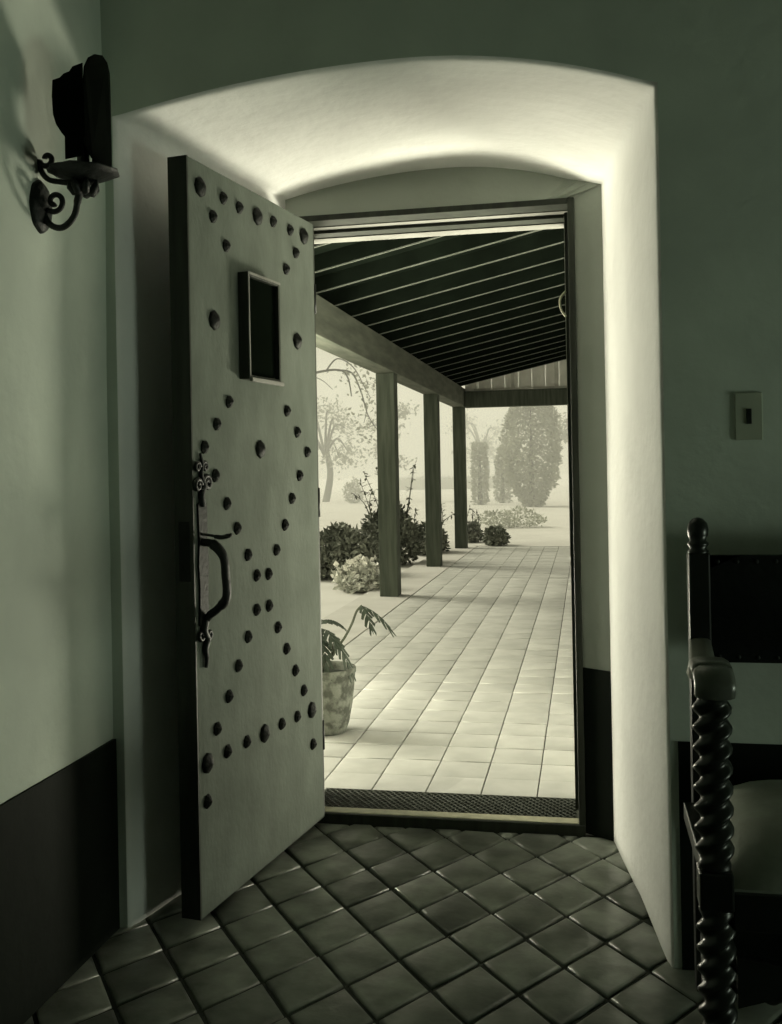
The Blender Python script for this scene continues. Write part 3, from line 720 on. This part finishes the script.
def bush(name, label, loc, rx, ry, rz, n, size, m, seed, group='bushes bordering the porch', cat='bush', stems=6, sprigs=0):
    e = empty(name, loc); tag(e, label, cat, group)
    tag(foliage(n, ell(rx, ry, rz, rz * .9), size, seed).obj('foliage', m, e), kind='stuff')
    rg = random.Random(seed); st_ = MB()
    for k in range(stems):
        a = rg.uniform(0, 6.28); r = rg.uniform(.3, .7); st_.tube([(0, 0, -.05), (math.cos(a) * rx * r * .5, math.sin(a) * ry * r * .5, rz * .9), (math.cos(a) * rx * r, math.sin(a) * ry * r, rz * 1.6)], [.012, .008, .003], 5)
    for k in range(sprigs):
        x = rg.uniform(-rx, rx); q = bez([(x * .6, 0, rz), (x * .9, rg.uniform(-.1, .1), rz * 2), (x + rg.uniform(-.15, .15), rg.uniform(-.1, .1), rz * rg.uniform(2.4, 3.4))], 5); st_.tube(q, [.007] * 6 + [.004] * (len(q) - 6), 5)
        for p in q[4:]:
            for _ in range(3):
                d = Vector((rg.gauss(0, 1), rg.gauss(0, 1), rg.gauss(0, .6))).normalized() * size; s2 = d.cross(Vector((0, 0, 1))) * .25
                st_.add([p, p + d * .5 + s2, p + d, p + d * .5 - s2], [(0, 1, 2, 3)])
    st_.obj('stems', 'bark' if m != 'leaf_pale' else 'leaf_pale', e)
    return e
GZ = -0.03
bush('garden_bush', 'dark leafy bush left of the nearest porch post', (-2.88, 11.2, GZ), .58, .36, .29, 3600, .085, 'leaf_bush', 1)
bush('garden_bush', 'tall sprigged bush between the nearest and middle porch posts', (-2.5, 12.75, GZ), .36, .34, .38, 3000, .085, 'leaf_bush', 2, sprigs=9)
bush('garden_bush', 'small dark bush between the middle and far porch posts', (-2.25, 14.2, GZ), .30, .3, .24, 1400, .08, 'leaf_bush', 3, sprigs=4)
bush('garden_bush', 'loose dark bush just right of the farthest porch post', (-1.88, 16.5, GZ), .19, .2, .17, 1000, .07, 'leaf_bush', 4, sprigs=4)
bush('garden_bush', 'rounded dark bush at the end of the tiled walk', (-1.40, 15.85, GZ), .19, .2, .15, 1300, .065, 'leaf_bush', 5)
fc = bush('flower_clump', 'white flowering clump at the foot of the nearest post', (-2.27, 9.9, GZ), .24, .2, .15, 700, .07, 'leaf_pale', 6, 'pale flower clumps')
tag(foliage(260, ell(.25, .2, .16, .17, .9), .06, 66, 1.2).obj('blossom', 'petal', fc), kind='stuff')
bush('flower_clump', 'pale loose flower clump beyond the end of the walk', (-1.5, 20.5, GZ), .7, .4, .2, 900, .08, 'leaf_pale', 7, 'pale flower clumps')
bush('garden_shrub', 'small faint rounded shrub far across the left garden', (-8.4, 36, GZ), .35, .35, .45, 700, .10, 'leaf_tree', 8, None, cat='shrub')

def cone_fn(prof, h):
    def fn(rg):
        z = rg.random() ** .9; i = z * (len(prof) - 1); k = min(int(i), len(prof) - 2); r = prof[k] + (prof[k + 1] - prof[k]) * (i - k)
        a = rg.uniform(0, 6.283); q = rg.uniform(.75, 1.03)
        r *= q * (1 + .07 * math.sin(5 * a + 9 * z)); return (r * math.cos(a), r * math.sin(a), z * h)
    return fn
def tree(name, label, loc, prof, h, n, size, m, seed, trunk=.09, cat='tree', group='hazy trees across the garden'):
    e = empty(name, loc); tag(e, label, cat, group)
    tag(foliage(n, cone_fn(prof, h), size, seed).obj('crown', m, e), kind='stuff')
    MB().tube([(0, 0, -.1), (0, 0, h * .3), (0, 0, h * .9)], [trunk, trunk * .8, trunk * .2], 8).obj('trunk', 'bark', e)
    return e
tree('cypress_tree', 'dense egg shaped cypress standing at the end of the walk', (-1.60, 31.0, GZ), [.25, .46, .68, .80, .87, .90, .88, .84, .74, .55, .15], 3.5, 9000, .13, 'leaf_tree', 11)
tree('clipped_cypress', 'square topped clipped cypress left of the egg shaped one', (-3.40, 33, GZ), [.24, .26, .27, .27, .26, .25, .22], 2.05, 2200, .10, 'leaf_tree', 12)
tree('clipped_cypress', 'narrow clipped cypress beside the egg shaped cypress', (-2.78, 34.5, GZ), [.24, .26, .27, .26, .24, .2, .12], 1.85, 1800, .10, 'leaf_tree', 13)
def crown_tree(name, label, loc, h, rx, rz, n, size, seed, m='leaf_tree', nb=9):
    e = empty(name, loc); tag(e, label, 'tree', 'hazy trees across the garden')
    rg = random.Random(seed); blobs = []
    br = MB(); br.tube(bez([(0, 0, -.1), (.05 * h, 0, h * .25), (0, .03 * h, h * .5)], 6), [h * .035 - h * .001 * i for i in range(13)], 8)
    for k in range(nb):
        a = rg.uniform(0, 6.28); r = rg.uniform(.35, 1) * rx; z = h * .5 + rg.uniform(-.35, .9) * rz
        end = Vector((math.cos(a) * r, math.sin(a) * r, z)); blobs.append((end, rx * rg.uniform(.28, .5)))
        br.tube(bez([(0, .02 * h, h * .4), (end.x * .5, end.y * .5, (h * .5 + z) / 2 + .1 * h), tuple(end)], 6), [h * .014 * (1 - .06 * i) for i in range(13)], 6)
    br.obj('branches', 'bark', e)
    def fn(rg2):
        c, r = rg2.choice(blobs); d = Vector((rg2.gauss(0, .5), rg2.gauss(0, .5), rg2.gauss(0, .4))) * r; return tuple(c + d)
    tag(foliage(n, fn, size, seed + 50).obj('crown', m, e), kind='stuff')
    return e
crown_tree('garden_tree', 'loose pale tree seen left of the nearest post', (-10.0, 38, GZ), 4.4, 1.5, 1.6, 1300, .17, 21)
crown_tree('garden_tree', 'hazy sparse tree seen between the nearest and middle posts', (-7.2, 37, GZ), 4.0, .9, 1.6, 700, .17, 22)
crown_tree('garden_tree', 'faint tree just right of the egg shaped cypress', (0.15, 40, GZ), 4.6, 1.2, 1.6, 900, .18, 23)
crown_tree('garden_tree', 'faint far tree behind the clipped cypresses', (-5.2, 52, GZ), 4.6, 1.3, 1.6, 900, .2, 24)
# bare arching branches hanging over the garden at the left
k_ = 24 / 15
def BP(x, z, dy=0): return (x * k_ + 9.0, dy, 1.21 + (z - 1.21) * k_ - GZ)
e = empty('bare_branch_tree', (-9.0, 24.0, GZ)); tag(e, 'bare arching branches reaching in from the left garden', 'tree', 'hazy trees across the garden')
MB().tube(bez([(0, 0, -.1), (-.1, 0, 1.2), (.25, 0, 2.6)], 6), [.12 - .004 * i for i in range(13)], 8).obj('trunk', 'bark', e)
for pts, r in (([(.25, 0, 2.5), BP(-4.6, 2.60), BP(-4.03, 2.73), BP(-3.68, 2.75), BP(-3.55, 2.62), BP(-3.50, 2.34)], .045), ([BP(-3.72, 2.75), BP(-3.50, 2.70, .1), BP(-3.36, 2.40, .1), BP(-3.25, 2.05), BP(-3.10, 1.80)], .03), ([BP(-3.9, 2.74), BP(-3.7, 2.92, -.1), BP(-3.45, 2.78, -.1), BP(-3.28, 2.45), BP(-3.2, 2.3)], .022), ([BP(-3.34, 2.3), BP(-3.28, 2.15, .1), BP(-3.32, 1.95, .1)], .02), ([BP(-4.2, 2.70), BP(-3.95, 2.6, -.1), BP(-3.78, 2.45, -.1)], .015)):
    q = bez(pts, 6); b_ = MB().tube(q, [r * (1 - .7 * i / len(q)) for i in range(len(q))], 6).obj('branch', 'bark', e)
rg = random.Random(9)
cl = [BP(-3.45, 2.66), BP(-3.3, 2.45), BP(-3.28, 2.2), BP(-3.2, 2.05), BP(-3.15, 2.5), BP(-3.2, 1.85)]
tag(foliage(160, lambda r: tuple(Vector(r.choice(cl)) + Vector((r.gauss(0, .18), r.gauss(0, .18), r.gauss(0, .2)))), .13, 41).obj('leaves', 'leaf_tree', e), kind='stuff')
# far low hedge line
hd = empty('low_hedge', (-7.0, 58, GZ)); tag(hd, 'low faint hedge line crossing behind the garden', 'hedge')
tag(foliage(2600, lambda r: (r.uniform(-4, 3.2), r.uniform(-.3, .3), r.uniform(0.1, .72)), .16, 31).obj('foliage', 'leaf_tree', hd), kind='stuff')
MB().box(-4, 3.2, -.25, .25, 0, .6, .1).obj('hedge_core', 'leaf_tree', hd)

# ------------------------------------------------------------------ mist over the far garden
mm = bpy.data.materials.new('mist'); mm.use_nodes = True; nt = mm.node_tree; nt.nodes.clear()
out = nt.nodes.new('ShaderNodeOutputMaterial'); vsn = nt.nodes.new('ShaderNodeVolumeScatter')
vsn.inputs['Color'].default_value = (0.62, 0.62, 0.62, 1); vsn.inputs['Density'].default_value = 0.035; nt.links.new(vsn.outputs[0], out.inputs['Volume'])
MATS['mist'] = mm
ms = MB().box(-45, 35, 15.7, 64, -0.02, 7).obj('garden_mist', 'mist'); tag(ms, 'thin bright mist hanging over the far garden', 'mist', kind='stuff')
print('tiles', ntile, cnt)
